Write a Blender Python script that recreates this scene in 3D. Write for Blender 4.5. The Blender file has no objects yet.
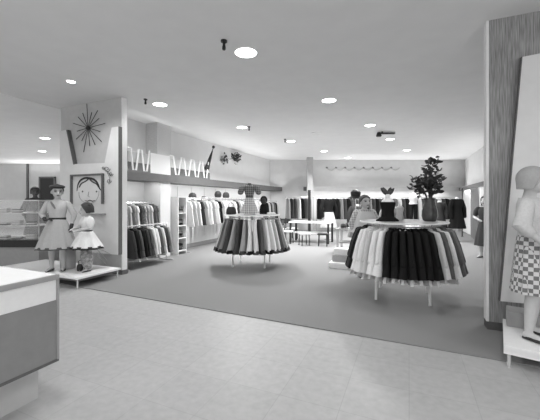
import bpy, bmesh, math, random
from mathutils import Vector, Matrix, Quaternion
R = random.Random(11)
PI = math.pi
F, CX, HY, EYE, CEIL = 320.0, 270.0, 201.0, 1.5, 3.6
ANG = math.radians(23.5)
SA, CA = math.sin(ANG), math.cos(ANG)
col = bpy.context.scene.collection
sc = bpy.context.scene

# ------------------------------------------------------------------ room coordinates
def W(v, u, z=0.0):                       # v across the department, u into its depth
    return Vector((CA*v + SA*u, -SA*v + CA*u, z))
def gnd(px, py, z=0.0):
    Y = F*(EYE-z)/(py-HY); return Vector(((px-CX)/F*Y, Y, z))
def at(px, py, Y):
    return Vector(((px-CX)/F*Y, Y, EYE+(HY-py)*Y/F))
def pl(px, py, u):                        # point on a plane of constant u -> (v, z)
    t = (px-CX)/F; v = u*(t*CA-SA)/(CA+t*SA); Y = -SA*v+CA*u
    return v, EYE+(HY-py)*Y/F
def lw(px, py, v):                        # point on a plane of constant v -> (u, z)
    t = (px-CX)/F; u = (-SA*t*v-CA*v)/(SA-CA*t); Y = -SA*v+CA*u
    return u, EYE+(HY-py)*Y/F

# ------------------------------------------------------------------ materials
def mat(name, g, rough=0.6, var=0.06, scale=30.0, spec=0.3, bump=0.0, kind=None, g2=None, stretch=(1,1,1), metal=0.0):
    m = bpy.data.materials.new(name); m.use_nodes = True
    nt = m.node_tree; b = nt.nodes['Principled BSDF']
    b.inputs['Roughness'].default_value = rough
    b.inputs['Specular IOR Level'].default_value = spec
    b.inputs['Metallic'].default_value = metal
    tc = nt.nodes.new('ShaderNodeTexCoord'); mp = nt.nodes.new('ShaderNodeMapping')
    mp.inputs['Scale'].default_value = stretch
    nt.links.new(tc.outputs['Object'], mp.inputs['Vector'])
    lo, hi = g*(1-var), g*(1+var)
    if g2 is not None: lo, hi = g, g2
    ramp = nt.nodes.new('ShaderNodeValToRGB')
    ramp.color_ramp.elements[0].color = (lo,lo,lo,1); ramp.color_ramp.elements[1].color = (hi,hi,hi,1)
    ramp.color_ramp.elements[0].position = .3; ramp.color_ramp.elements[1].position = .7
    if kind == 'check':
        n = nt.nodes.new('ShaderNodeTexChecker'); n.inputs['Scale'].default_value = scale
        nt.links.new(mp.outputs[0], n.inputs['Vector']); out = n.outputs['Fac']
    elif kind == 'plaid':
        w1 = nt.nodes.new('ShaderNodeTexWave'); w1.bands_direction = 'Z'; w1.inputs['Scale'].default_value = scale
        w2 = nt.nodes.new('ShaderNodeTexWave'); w2.bands_direction = 'X'; w2.inputs['Scale'].default_value = scale
        ad = nt.nodes.new('ShaderNodeMath'); ad.operation = 'ADD'; hf = nt.nodes.new('ShaderNodeMath'); hf.operation='MULTIPLY'; hf.inputs[1].default_value=.5
        for w in (w1,w2): nt.links.new(mp.outputs[0], w.inputs['Vector'])
        nt.links.new(w1.outputs['Fac'], ad.inputs[0]); nt.links.new(w2.outputs['Fac'], ad.inputs[1]); nt.links.new(ad.outputs[0], hf.inputs[0]); out = hf.outputs[0]
    else:
        n = nt.nodes.new('ShaderNodeTexNoise'); n.inputs['Scale'].default_value = scale; n.inputs['Detail'].default_value = 5
        nt.links.new(mp.outputs[0], n.inputs['Vector']); out = n.outputs['Fac']
    nt.links.new(out, ramp.inputs['Fac']); nt.links.new(ramp.outputs['Color'], b.inputs['Base Color'])
    if bump:
        bp = nt.nodes.new('ShaderNodeBump'); bp.inputs['Strength'].default_value = bump; bp.inputs['Distance'].default_value = .01
        nt.links.new(out, bp.inputs['Height']); nt.links.new(bp.outputs['Normal'], b.inputs['Normal'])
    return m
M = {}
def defmats():
    M['ceiling'] = mat('ceiling_paint', .76, .9, .02, 3)
    M['ceiling_lit'] = mat('ceiling_left_lit_paint', .85, .9, .02, 3)  # stronger light over the left department, put into a paler colour
    M['wall'] = mat('wall_paint', .70, .9, .02, 4)
    M['wall_far'] = mat('far_wall_paint', .62, .9, .03, 4)
    M['carpet'] = mat('carpet_pile', .25, .95, .12, 260, bump=.5, spec=.1)
    M['wood'] = mat('wood_veneer', .17, .55, .3, 6, g2=.40, stretch=(14,14,.7))
    M['partition'] = mat('partition_paint', .50, .8, .04, 9)
    M['column_grain'] = mat('column_grain', .50, .9, .2, 60, g2=.70)
    M['trim'] = mat('pale_trim', .8, .6, .02)
    M['fascia'] = mat('fascia_paint', .145, .7, .05, 8)
    M['fascia_light'] = mat('fascia_pale_paint', .50, .7, .04, 8)
    M['white'] = mat('white_lacquer', .82, .45, .02)
    M['board'] = mat('white_board', .72, .7, .03, 7)
    M['grey'] = mat('grey_laminate', .34, .5, .04, 12)
    M['counter'] = mat('counter_laminate', .25, .5, .05, 12)
    M['counter_base'] = mat('counter_base_paint', .50, .6, .04, 12)
    M['soft_cloth'] = mat('soft_cloth', .46, .95, .06, 55, spec=.04, bump=.1)
    M['darkgrey'] = mat('dark_grey', .12, .6, .1)
    M['black'] = mat('black_lacquer', .03, .45, .2)
    M['chrome'] = mat('polished_metal', .75, .25, .02, 8, spec=.5, metal=.6)
    M['skin'] = mat('mannequin_skin', .52, .6, .03)
    M['skin_dark'] = mat('mannequin_paint_dark', .10, .6, .05)
    M['hair'] = mat('dark_hair', .06, .7, .4, 90)
    M['leaf'] = mat('dark_leaf', .055, .55, .4, 40)
    M['vase'] = mat('dark_glaze', .05, .25, .3, 15, spec=.6)
    for n, g in (('black_cloth', .016), ('charcoal_cloth', .06), ('dark_cloth', .11), ('mid_cloth', .22), ('grey_cloth', .36), ('pale_cloth', .56), ('white_cloth', .78)):
        M[n] = mat(n, g, .95, .06, 55, spec=.04, bump=.1)
    M['plaid_cloth'] = mat('plaid_cloth', .30, .9, .1, 7, kind='plaid', g2=.56, spec=.1)
    M['dark_plaid'] = mat('dark_plaid_cloth', .08, .9, .1, 8, kind='plaid', g2=.26, spec=.1)
    M['check_cloth'] = mat('check_cloth', .17, .9, .1, 26, kind='check', g2=.6, spec=.1)
    M['print_cloth'] = mat('printed_cloth', .16, .9, .1, 22, g2=.5, spec=.1)
    # glass
    def glassy(name, base, fac, rough):
        g = bpy.data.materials.new(name); g.use_nodes = True; nt = g.node_tree
        b = nt.nodes['Principled BSDF']; b.inputs['Base Color'].default_value = (base,base,base,1); b.inputs['Roughness'].default_value = rough
        tr = nt.nodes.new('ShaderNodeBsdfTransparent'); mx = nt.nodes.new('ShaderNodeMixShader'); mx.inputs[0].default_value = fac
        nt.links.new(tr.outputs[0], mx.inputs[1]); nt.links.new(b.outputs[0], mx.inputs[2]); nt.links.new(mx.outputs[0], nt.nodes['Material Output'].inputs[0])
        return g
    M['glass'] = glassy('clear_glass', .8, .12, .05)
    M['tray_glass'] = glassy('frosted_glass', .50, .60, .3)
    e = bpy.data.materials.new('lamp_diffuser'); e.use_nodes = True
    b = e.node_tree.nodes['Principled BSDF']; b.inputs['Base Color'].default_value = (.9,.9,.9,1)
    b.inputs['Emission Color'].default_value = (1,1,1,1); b.inputs['Emission Strength'].default_value = 9.0
    M['lamp'] = e
    # vinyl tile floor
    t = bpy.data.materials.new('vinyl_tile'); t.use_nodes = True; nt = t.node_tree; b = nt.nodes['Principled BSDF']
    tc = nt.nodes.new('ShaderNodeTexCoord'); br = nt.nodes.new('ShaderNodeTexBrick')
    br.offset = 0; br.inputs['Scale'].default_value = 1.0; br.inputs['Brick Width'].default_value = .46; br.inputs['Row Height'].default_value = .46
    br.inputs['Mortar Size'].default_value = .003
    br.inputs['Color1'].default_value = (.45,.45,.45,1); br.inputs['Color2'].default_value = (.48,.48,.48,1); br.inputs['Mortar'].default_value = (.40,.40,.40,1)
    nz = nt.nodes.new('ShaderNodeTexNoise'); nz.inputs['Scale'].default_value = 16; nz.inputs['Detail'].default_value = 8
    mx = nt.nodes.new('ShaderNodeMix'); mx.data_type = 'RGBA'; mx.blend_type = 'MULTIPLY'; mx.inputs['Factor'].default_value = .30
    nt.links.new(tc.outputs['Object'], br.inputs['Vector']); nt.links.new(tc.outputs['Object'], nz.inputs['Vector'])
    nt.links.new(br.outputs['Color'], mx.inputs['A']); nt.links.new(nz.outputs['Fac'], mx.inputs['B']); nt.links.new(mx.outputs['Result'], b.inputs['Base Color'])
    b.inputs['Roughness'].default_value = .42; b.inputs['Specular IOR Level'].default_value = .35
    M['tile'] = t
defmats()

# ------------------------------------------------------------------ mesh builder
class MB:
    def __init__(s): s.v = []; s.f = []; s.mi = []; s.cur = 0
    def _add(s, vs, fs):
        o = len(s.v); s.v += [Vector(x) for x in vs]
        for f in fs: s.f.append([i+o for i in f]); s.mi.append(s.cur)
        return s
    def box(s, x0, x1, y0, y1, z0, z1):
        vs = [(x,y,z) for z in (z0,z1) for y in (y0,y1) for x in (x0,x1)]
        return s._add(vs, [(0,2,3,1),(4,5,7,6),(0,1,5,4),(2,6,7,3),(0,4,6,2),(1,3,7,5)])
    def loft(s, rings, caps=True, closed=False):
        n = len(rings[0]); vs = [p for r in rings for p in r]; fs = []
        k = len(rings)
        for i in range(k if closed else k-1):
            for j in range(n):
                a, b = i*n+j, i*n+(j+1)%n; c, d = ((i+1)%k)*n+(j+1)%n, ((i+1)%k)*n+j
                fs.append((a,b,c,d))
        if caps and not closed:
            fs.append(tuple(reversed(range(n)))); fs.append(tuple((k-1)*n+j for j in range(n)))
        return s._add(vs, fs)
    def tube(s, pts, r, n=8, round_=True, caps=True):
        pts = [Vector(p) for p in pts]; rs = r if isinstance(r, (list,tuple)) else [r]*len(pts)
        rings = []; up = None
        for i, p in enumerate(pts):
            t = (pts[min(i+1,len(pts)-1)]-pts[max(i-1,0)])
            t = t.normalized() if t.length > 1e-9 else Vector((0,0,1))
            if up is None:
                up = Vector((0,0,1)) if abs(t.z) < .9 else Vector((1,0,0))
            x = up.cross(t); 
            if x.length < 1e-6: x = Vector((0,1,0)).cross(t)
            x.normalize(); y = t.cross(x); up = y
            def ring(c, rad): return [c + x*(rad*math.cos(2*PI*k/n)) + y*(rad*math.sin(2*PI*k/n)) for k in range(n)]
            if round_ and i == 0: rings += [ring(p-t*rs[0]*.95, rs[0]*.3), ring(p-t*rs[0]*.6, rs[0]*.8)]
            rings.append(ring(p, rs[i]))
            if round_ and i == len(pts)-1: rings += [ring(p+t*rs[i]*.6, rs[i]*.8), ring(p+t*rs[i]*.95, rs[i]*.3)]
        return s.loft(rings, caps)
    def lathe(s, prof, n=24, c=(0,0,0), sx=1, sy=1, fold=0, amp=0, ph=0, caps=True):
        rings = []
        for i, (r, z) in enumerate(prof):
            ring = []
            for k in range(n):
                a = 2*PI*k/n; rr = r
                if fold:
                    am = amp[i] if isinstance(amp, (list,tuple)) else amp
                    rr = r*(1+am*math.sin(fold*a+ph)+am*.4*math.sin((fold*1.7//1)*a+1+ph))
                ring.append((c[0]+sx*rr*math.cos(a), c[1]+sy*rr*math.sin(a), c[2]+z))
            rings.append(ring)
        return s.loft(rings, caps)
    def ball(s, c, rx, ry=None, rz=None, n=16, m=10, rot=None):
        ry = ry or rx; rz = rz or rx; c = Vector(c); rings = []
        for i in range(1, m):
            th = PI*i/m; ring = []
            for k in range(n):
                a = 2*PI*k/n
                p = Vector((rx*math.sin(th)*math.cos(a), ry*math.sin(th)*math.sin(a), -rz*math.cos(th)))
                if rot: p = rot @ p
                ring.append(c+p)
            rings.append(ring)
        return s.loft(rings)
    def prism(s, poly, axis, a, b):               # poly in the other two axes
        def mk(p, w):
            return (w,p[0],p[1]) if axis == 'x' else ((p[0],w,p[1]) if axis == 'y' else (p[0],p[1],w))
        return s.loft([[mk(p,a) for p in poly],[mk(p,b) for p in poly]])
    def sheet(s, grid):
        n = len(grid[0]); vs = [p for r in grid for p in r]
        return s._add(vs, [(i*n+j, i*n+j+1, (i+1)*n+j+1, (i+1)*n+j) for i in range(len(grid)-1) for j in range(n-1)])
    def mesh(s, name, mats, smooth=True, bevel=0):
        me = bpy.data.meshes.new(name); me.from_pydata(s.v, [], s.f)
        for m in (mats if isinstance(mats, (list,tuple)) else [mats]): me.materials.append(M[m] if isinstance(m, str) else m)
        me.polygons.foreach_set('material_index', s.mi)
        bm = bmesh.new(); bm.from_mesh(me); bmesh.ops.recalc_face_normals(bm, faces=bm.faces)
        if bevel: bmesh.ops.bevel(bm, geom=list(bm.edges), offset=bevel, segments=2, affect='EDGES', clamp_overlap=True)
        bm.to_mesh(me); bm.free()
        if smooth:
            me.polygons.foreach_set('use_smooth', [True]*len(me.polygons))
            try: me.set_sharp_from_angle(angle=math.radians(42))
            except Exception: pass
        me.update(); return me
    def build(s, name, mats, parent=None, smooth=True, bevel=0):
        o = bpy.data.objects.new(name, s.mesh(name, mats, smooth, bevel)); col.objects.link(o)
        if parent is not None: o.parent = parent
        return o

def thing(name, label, cat, loc=(0,0,0), rz=0.0, group=None):
    o = bpy.data.objects.new(name, None); o.empty_display_size = .1; col.objects.link(o)
    o.location = loc; o.rotation_euler = (0,0,rz); o['label'] = label; o['category'] = cat
    if group: o['group'] = group
    return o
def tag(o, label, cat, group=None, loc=None, rz=None):
    o['label'] = label; o['category'] = cat
    if group: o['group'] = group
    if loc is not None: o.location = loc
    if rz is not None: o.rotation_euler = (0,0,rz)
    return o
def struct(name, mb, m, smooth=False, rot=True, **k):
    o = mb.build(name, m, None, smooth, **k); o['kind'] = 'structure'
    if rot: o.rotation_euler = (0,0,-ANG)
    return o
def dup(root, loc, rz, label, group=None):
    r = root.copy(); col.objects.link(r); r.location = loc; r.rotation_euler = (0,0,rz); r['label'] = label
    if group: r['group'] = group
    for ch in list(root.children):
        c = ch.copy(); col.objects.link(c); c.parent = r
        for g in list(ch.children):
            d = g.copy(); col.objects.link(d); d.parent = c
    return r
ORD = 'first second third fourth fifth sixth seventh eighth ninth tenth eleventh twelfth thirteenth fourteenth fifteenth sixteenth seventeenth eighteenth nineteenth twentieth'.split()

# ------------------------------------------------------------------ the setting
PLU, PRU = 4.74, 4.43
struct('floor', MB().box(-22,14,-4,24,-.1,0), 'tile')
# carpet: edge runs from behind the left display to the right partition
a, b = gnd(60,284), gnd(520,364.5)
d = (b-a).normalized(); p0, p1 = a-d*.6, b+d*6
q1, q0 = W(8,21), Vector((-8.3,19,0)); mid = W(-7.3,4.6)
poly = [(p.x,p.y) for p in (p0,p1,q1,q0,mid)]
struct('floor_carpet', MB().prism(poly,'z',0.0,.012), 'carpet', rot=False)
struct('ceiling', MB().box(-22,14,-4,24,CEIL,CEIL+.1), 'ceiling')
struct('ceiling_left', MB().box(-22,-7.28,-4,24,CEIL-.012,CEIL), 'ceiling_lit')
# dropped ceiling over the front aisle is the same plane; a thin paler panel stands for the stronger light over the left department
struct('wall_partition_left', MB().box(-7.2,-5.34,PLU,PLU+.12,0,CEIL), 'partition')
struct('trim_1', MB().box(-5.34,-5.315,PLU,PLU+.12,0,CEIL), 'trim')
struct('baseboard_partition_left', MB().box(-7.2,-5.3,PLU-.015,PLU+.135,0,.10), 'darkgrey')
struct('wall_partition_right', MB().box(.85,3.4,PRU,PRU+.13,0,CEIL), 'wood')
struct('trim_2', MB().box(.825,.85,PRU-.005,PRU+.135,0.10,CEIL), 'trim')
struct('baseboard_partition_right', MB().box(.83,3.4,PRU-.02,PRU+.145,0,.10), 'darkgrey')
VB = -6.55                                     # back wall of the left fixtures
UFAR = (16.4+SA*VB)/CA
struct('wall_left', MB().box(VB-.1,VB,4.86,UFAR+.1,0,CEIL), 'wall')
VF = -5.93
struct('trim_3', MB().box(VF-.05,VF,4.86,15.2,2.0,2.2).box(VB,VF-.05,4.86,15.2,2.0,2.04), ['fascia'])
struct('baseboard_left', MB().box(VB,VB+.03,4.9,UFAR,0,.12), 'grey')
struct('wall_column', MB().box(VB,VB+.40,6.62,7.16,2.04,CEIL), 'column_grain')
# far wall, parallel to the picture
struct('wall_far', MB().box(-.6,11.5,16.4,16.5,0,CEIL), 'wall_far', rot=False)
struct('trim_4', MB().box(1.65,2.05,15.75,15.8,2.0,2.2), 'fascia', rot=False)
struct('trim_5', MB().box(2.12,9.4,15.75,15.8,1.98,2.2).box(2.12,9.4,15.8,16.4,2.16,2.2), 'fascia_light', rot=False)
struct('column', MB().box(1.78,2.06,15.3,15.6,1.9,CEIL), 'fascia_light', rot=False)
VR = 2.62
struct('wall_right', MB().box(VR,VR+.1,4.56,19.2,0,CEIL), 'wall')
struct('baseboard_right', MB().box(VR-.02,VR,4.56,19.0,0,.12), 'darkgrey')
struct('trim_6', MB().box(VR-.35,VR-.3,12.0,18.3,2.0,2.16), 'fascia')
# the store beyond the left partition
struct('wall_back_left', MB().box(-22,-1.5,18.0,18.1,0,CEIL), 'wall_far', rot=False)
struct('trim_7', MB().box(-13.66,-13.56,17.93,18.0,0,CEIL), 'darkgrey', rot=False)
dr = struct('door_1', MB().box(-12.85,-12.1,17.9,17.99,0,2.78), 'black', rot=False)
MB().box(-12.93,-12.85,17.88,18.0,0,2.86).box(-12.1,-12.02,17.88,18.0,0,2.86).box(-12.93,-12.02,17.88,18.0,2.78,2.86).build('door_frame','fascia',dr,False)
MB().ball((-12.2,17.86,1.05),.045).build('door_knob','chrome',dr)

# ------------------------------------------------------------------ ceiling lights
def ceil_light(px, py, label, rad=.155, power=None):
    rad *= .92
    Y = F*(CEIL-EYE)/(HY-py); p = Vector(((px-CX)/F*Y, Y, CEIL))
    t = thing('ceiling_light', label, 'ceiling light', p, 0, 'round recessed ceiling lights')
    MB().lathe([(rad,-.012),(rad,-.004)],28).build('diffuser','lamp',t)
    MB().lathe([(rad,-.014),(rad+.012,-.013),(rad+.014,0),(rad,0)],28,caps=False).build('trim_ring','trim',t)
    return p
LP = [(246,52,'largest and nearest round ceiling light, over the carpet edge',.165),
 (329,100,'round ceiling light second along the row running back from the largest one',.155),
 (160,104,'round ceiling light just right of the grey starburst partition top',.155),
 (71,81,'small dim round light above the starburst partition, toward the left edge',.075),
 (242,127,'round ceiling light straight above the middle skirt rack',.15),
 (370,125,'round ceiling light just left of the dark ceiling spot bar',.15),
 (291,141,'round ceiling light behind the one above the skirt rack',.15),
 (390,139,'round ceiling light just beyond the dark ceiling spot bar',.14),
 (407,150,'round ceiling light above the tall vase, furthest to the right',.14),
 (324,151,'round ceiling light before the far wall, above the dark post',.14),
 (348,157.5,'most distant round ceiling light, against the far wall',.14),
 (45,138,'upper of the two ceiling lights left of the starburst partition',.15),
 (42,151,'lower of the two ceiling lights left of the starburst partition',.15)]
for px, py, lb, r in LP: ceil_light(px, py, lb, r)
sp = Vector((1.42,9.88,CEIL))
s = MB().lathe([(.13,-.01),(.13,0)],20).lathe([(.13,-.016),(.15,-.014),(.152,0)],20,caps=False).build('ceiling_speaker','trim'); tag(s,'faint pale round ceiling speaker between two rows of lights','ceiling speaker',None,sp)
def ceil_fix(px, py, label, sz):
    Y = F*(CEIL-EYE)/(HY-py); p = Vector(((px-CX)/F*Y, Y, CEIL))
    t = thing('ceiling_spotlight', label, 'spotlight', p, 0, 'small dark ceiling spotlights')
    MB().lathe([(sz*.5,-.02),(sz*.5,0)],14).build('mounting_plate','black',t)
    MB().lathe([(.018,-sz*1.0),(.018,-.015)],8).build('stem','black',t)
    MB().lathe([(sz*.22,-sz*1.45),(sz*.3,-sz*1.3),(sz*.26,-sz*.9),(.02,-sz*.8)],12).build('lamp_head','black',t)
ceil_fix(224,40.5,'small black ceiling spotlight hanging left of the largest ceiling light',.085)
ceil_fix(145.5,99,'small black ceiling spotlight near the starburst partition top',.075)
ceil_fix(249,126.5,'small black ceiling spotlight beside the light above the skirt rack',.08)
ceil_fix(285,139,'tiny black ceiling spotlight left of the light behind the skirt rack light',.08)
t = thing('ceiling_spot_bar','black flat spotlight bar under the ceiling at the middle right','spotlight bar',Vector((3.5,9.7,CEIL)))
MB().box(-.25,.28,-.05,.05,-.07,-.03).build('track','black',t,True,.008)
MB().lathe([(.03,-.05),(.03,0)],10,(-.1,0,0)).build('mounting_stem','black',t)
MB().lathe([(.07,-.13),(.085,-.1),(.05,0)],14,(-.2,0,-.02)).build('lamp_head','black',t)

# ------------------------------------------------------------------ bodies
def remeshed(mb, voxel, smooth_it=4):
    me = bpy.data.meshes.new('tmp'); me.from_pydata(mb.v, [], mb.f)
    bm = bmesh.new(); bm.from_mesh(me); bmesh.ops.recalc_face_normals(bm, faces=bm.faces); bm.to_mesh(me); bm.free()
    o = bpy.data.objects.new('tmp', me); col.objects.link(o)
    m = o.modifiers.new('r','REMESH'); m.mode = 'VOXEL'; m.voxel_size = voxel
    if smooth_it:
        k = o.modifiers.new('s','SMOOTH'); k.iterations = smooth_it; k.factor = .4
    dg = bpy.context.evaluated_depsgraph_get(); dg.update()
    out = bpy.data.meshes.new_from_object(o.evaluated_get(dg)); bpy.data.objects.remove(o); bpy.data.meshes.remove(me)
    out.polygons.foreach_set('use_smooth', [True]*len(out.polygons))
    return out
def hand(mb, wrist, d, palm, k=1.0):
    """palm + four unequal curled fingers + thumb leaving the side of the palm near its base"""
    wrist = Vector(wrist); d = Vector(d).normalized(); n = (Vector(palm)-d*Vector(palm).dot(d)).normalized(); lat = d.cross(n)
    for i, L in enumerate((.88,1.0,.94,.74)):
        s = (i-1.5)
        kn = wrist + d*.072*k + lat*s*.0185*k
        mb.tube([wrist+d*.004*k+lat*s*.009*k, wrist+d*.04*k+lat*s*.016*k, kn], [.012*k,.0125*k,.0105*k], 8)
        a1 = kn + (d*.034+n*.008)*k*L; a2 = a1 + (d*.02+n*.016)*k*L; a3 = a2 + (d*.008+n*.017)*k*L
        mb.tube([kn,a1,a2,a3], [.0098*k,.0088*k,.008*k,.007*k], 8)
    t0 = wrist + d*.018*k - lat*.022*k; t1 = t0 + (d*.026-lat*.02+n*.012)*k; t2 = t1 + (d*.024-lat*.006+n*.012)*k
    mb.tube([t0,t1,t2], [.0115*k,.0098*k,.008*k], 8)

def figure(root, S, arms, legs, head_turn=0.0, head_tilt=0.0, skin='skin', voxel=.009, child=1.0, hands_glove=None, parts=('head','arms','legs')):
    """One continuous body facing -y. arms/legs: lists of (joint triples) in units of S."""
    mb = MB(); hz = .925*S; hr = S*.068*child
    rot = Matrix.Rotation(head_turn,3,'Z') @ Matrix.Rotation(head_tilt,3,'X')
    hc = Vector((0,-.01*S,hz))
    H = lambda x,y,z: hc + rot @ Vector((x*hr,y*hr,z*hr))
    q = rot
    mb.ball(H(0,.12,.12), hr*.86, hr*1.0, hr*.95, rot=q)              # cranium
    mb.ball(H(0,-.18,-.35), hr*.68, hr*.78, hr*.78, rot=q)            # face and jaw
    mb.ball(H(0,-.72,-.98), hr*.26, hr*.22, hr*.2, rot=q)             # chin
    mb.tube([H(0,-.88,.0),H(0,-1.06,-.3),H(0,-1.12,-.42)],[hr*.1,hr*.14,hr*.17],8)  # nose
    mb.ball(H(0,-.93,-.68), hr*.26, hr*.12, hr*.1, rot=q)             # lips
    for s in (-1,1): mb.ball(H(s*.86,.05,-.2), hr*.12, hr*.2, hr*.28, rot=q)
    mb.tube([Vector((0,.012*S,.80*S)),Vector((0,.006*S,.86*S)),Vector((0,0,.90*S))],[.038*S,.030*S,.032*S],12)
    rings = []
    for z, rx, ry, oy in ((.47,.082,.066,0),(.50,.094,.07,.004),(.54,.09,.066,.004),(.60,.072,.052,0),(.64,.07,.052,0),(.70,.084,.06,-.004),(.74,.09,.062,-.004),(.78,.092,.052,.004),(.81,.075,.04,.008),(.83,.04,.034,.01)):
        rings.append([(rx*S*math.cos(2*PI*k/20), (oy+ry*math.sin(2*PI*k/20))*S, z*S) for k in range(20)])
    mb.loft(rings)
    gl = []
    for A in arms:
        P = [Vector(a)*S for a in A[:3]]
        mb.tube([P[0], P[0].lerp(P[1],.5), P[1], P[1].lerp(P[2],.35), P[2]], [.031*S,.028*S,.022*S,.023*S,.016*S], 10)
        hb = MB() if hands_glove else mb
        hand(hb, P[2], (P[2]-P[1]) if len(A) < 5 else A[4], A[3], S/1.62*(1.0 if child <= 1 else .95))
        if hands_glove:
            hb.tube([P[2].lerp(P[1],.25), P[2]], [.021*S,.019*S], 10); gl.append(hb)
    for L in legs:
        P = [Vector(a)*S for a in L]
        mb.tube([P[0], P[0].lerp(P[1],.5), P[1], P[1].lerp(P[2],.3), P[2]], [.053*S,.045*S,.034*S,.034*S,.021*S], 12)
        fd = (P[3]-P[2]); 
        mb.tube([P[2]+Vector((0,.012*S,-.018*S)), P[2]+Vector((fd.x*.5,fd.y*.5,-.022*S)), Vector((P[3].x,P[3].y,.014*S))], [.022*S,.02*S,.014*S], 10)
    me = remeshed(mb, voxel)
    for m in (skin, 'black', 'charcoal_cloth'): me.materials.append(M[m])
    eyes = [H(s*.36,-.86,-.02) for s in (-1,1)]; mouth = H(0,-1.0,-.68); brow = [H(s*.38,-.86,.22) for s in (-1,1)]
    for p in me.polygons:
        c = p.center
        for e in eyes:
            dd = rot.inverted() @ (c-e)
            if (dd.x/(hr*.17))**2+(dd.z/(hr*.09))**2 < 1 and abs(dd.y) < hr*.4: p.material_index = 1
        for e in brow:
            dd = rot.inverted() @ (c-e)
            if (dd.x/(hr*.22))**2+(dd.z/(hr*.055))**2 < 1 and abs(dd.y) < hr*.4: p.material_index = 2
        dd = rot.inverted() @ (c-mouth)
        if (dd.x/(hr*.24))**2+(dd.z/(hr*.08))**2 < 1 and abs(dd.y) < hr*.3: p.material_index = 2
    o = bpy.data.objects.new('body', me); col.objects.link(o); o.parent = root
    for hb in gl:
        gm = remeshed(hb, voxel*.75, 2); gm.materials.append(M[hands_glove]); g = bpy.data.objects.new('glove', gm); col.objects.link(g); g.parent = root; g['label'] = 'dark glove'
    return hc, hr, rot
def hair(root, hc, hr, rot, m='hair', length=.2, bun=False):
    """cap of hair: an ellipsoid over the skull that hangs to a hemline, cut back to a hairline over the face"""
    mb = MB(); H = lambda x,y,z: hc + rot @ Vector((x*hr,y*hr,z*hr)); n = 32; rings = []
    zs = [math.cos(math.radians(d)) for d in (6,18,30,42,54,66,78,90)]
    for i in range(13):
        ring = []
        for k in range(n):
            a = 2*PI*k/n; fr = max(0,-math.sin(a)); hl = -.35-length+(.95+length)*min(1,fr*1.35)**.8
            if i < 8: z = zs[i]; r = math.sqrt(max(0,1-z*z))
            else: z = -(i-7)/5*(.45+length); r = 1-.05*(i-7)/5
            if z < hl:
                z = hl; r = math.sqrt(max(0,1-z*z)) if z > 0 else r
            wob = 1+.018*math.sin(9*a+i*.4)
            ring.append(H(1.0*r*wob*math.cos(a), .13+1.13*r*wob*math.sin(a), .16+1.08*z))
        rings.append(ring)
    mb.loft(rings)
    if bun: mb.ball(H(.5,1.1,.5), hr*.42)
    return mb.build('hair', m, root)
def smooth(pts, sub=4):
    pts = [Vector(p) for p in pts]; out = []
    for i in range(len(pts)-1):
        p0, p1, p2, p3 = pts[max(0,i-1)], pts[i], pts[i+1], pts[min(len(pts)-1,i+2)]
        for j in range(sub):
            t = j/sub; out.append(.5*((2*p1)+(p2-p0)*t+(2*p0-5*p1+4*p2-p3)*t*t+(3*p1-p0-3*p2+p3)*t*t*t))
    return out+[pts[-1]]
def shoes(root, S, legs, m='black'):
    for L in legs:
        P2, P3 = Vector(L[2])*S, Vector(L[3])*S; mb = MB(); f = Vector((P3.x-P2.x,P3.y-P2.y,0)).normalized(); sd = Vector((-f.y,f.x,0)); b = Vector((P2.x,P2.y,0))
        rings = []
        for t, w, h in ((-.028,.012,.018),(-.022,.02,.03),(0,.024,.034),(.03,.026,.026),(.06,.028,.022),(.085,.02,.016),(.094,.008,.01)):
            c = b+f*t*S
            rings.append([c+sd*(w*S*math.cos(2*PI*k/12))+Vector((0,0,max(0,h*S*(.5+.5*math.sin(2*PI*k/12))))) for k in range(12)])
        mb.loft(rings).build('shoe', m, root)
def dress_skirt(root, S, z0, z1, r0, r1, m, folds=14, amp=.05, name='skirt', sy=.8):
    n = 10; prof = []; am = []
    for i in range(n+1):
        t = i/n; prof.append((S*(r0+(r1-r0)*(t**.8)), S*(z0+(z1-z0)*t))); am.append(amp*t)
    prof2 = list(reversed([(r-.006*S, z) for r, z in prof]))
    o = MB().lathe(prof+prof2[:-3], 84, sx=1, sy=sy, fold=folds, amp=am+list(reversed(am))[:-3], caps=False).build(name, m, root)
    return o
def bodice(root, S, m, z0=.60, z1=.815, name='bodice', grow=.012):
    rings = []
    for z, rx, ry, oy in ((.56,.09,.066,.004),(.60,.074,.054,0),(.64,.072,.054,0),(.70,.086,.064,-.004),(.74,.092,.066,-.004),(.78,.094,.056,.004),(.81,.077,.044,.008),(.822,.05,.04,.01)):
        if z < z0-1e-6 or z > z1+.01: continue
        rings.append([((rx+grow)*S*math.cos(2*PI*k/24), (oy+(ry+grow)*math.sin(2*PI*k/24))*S, z*S) for k in range(24)])
    o = MB().loft(rings).build(name, m, root); return o
def sleeve(root, S, A, frac, m, puff=.045):
    P = [Vector(a)*S for a in A[:3]]
    if frac <= 1: pts = [P[0], P[0].lerp(P[1],frac*.5), P[0].lerp(P[1],frac)]
    else: pts = [P[0], P[1], P[1].lerp(P[2],frac-1)]
    return MB().tube(pts, [puff*.85*S, puff*S, puff*.75*S], 14).build('sleeve', m, root)

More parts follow.
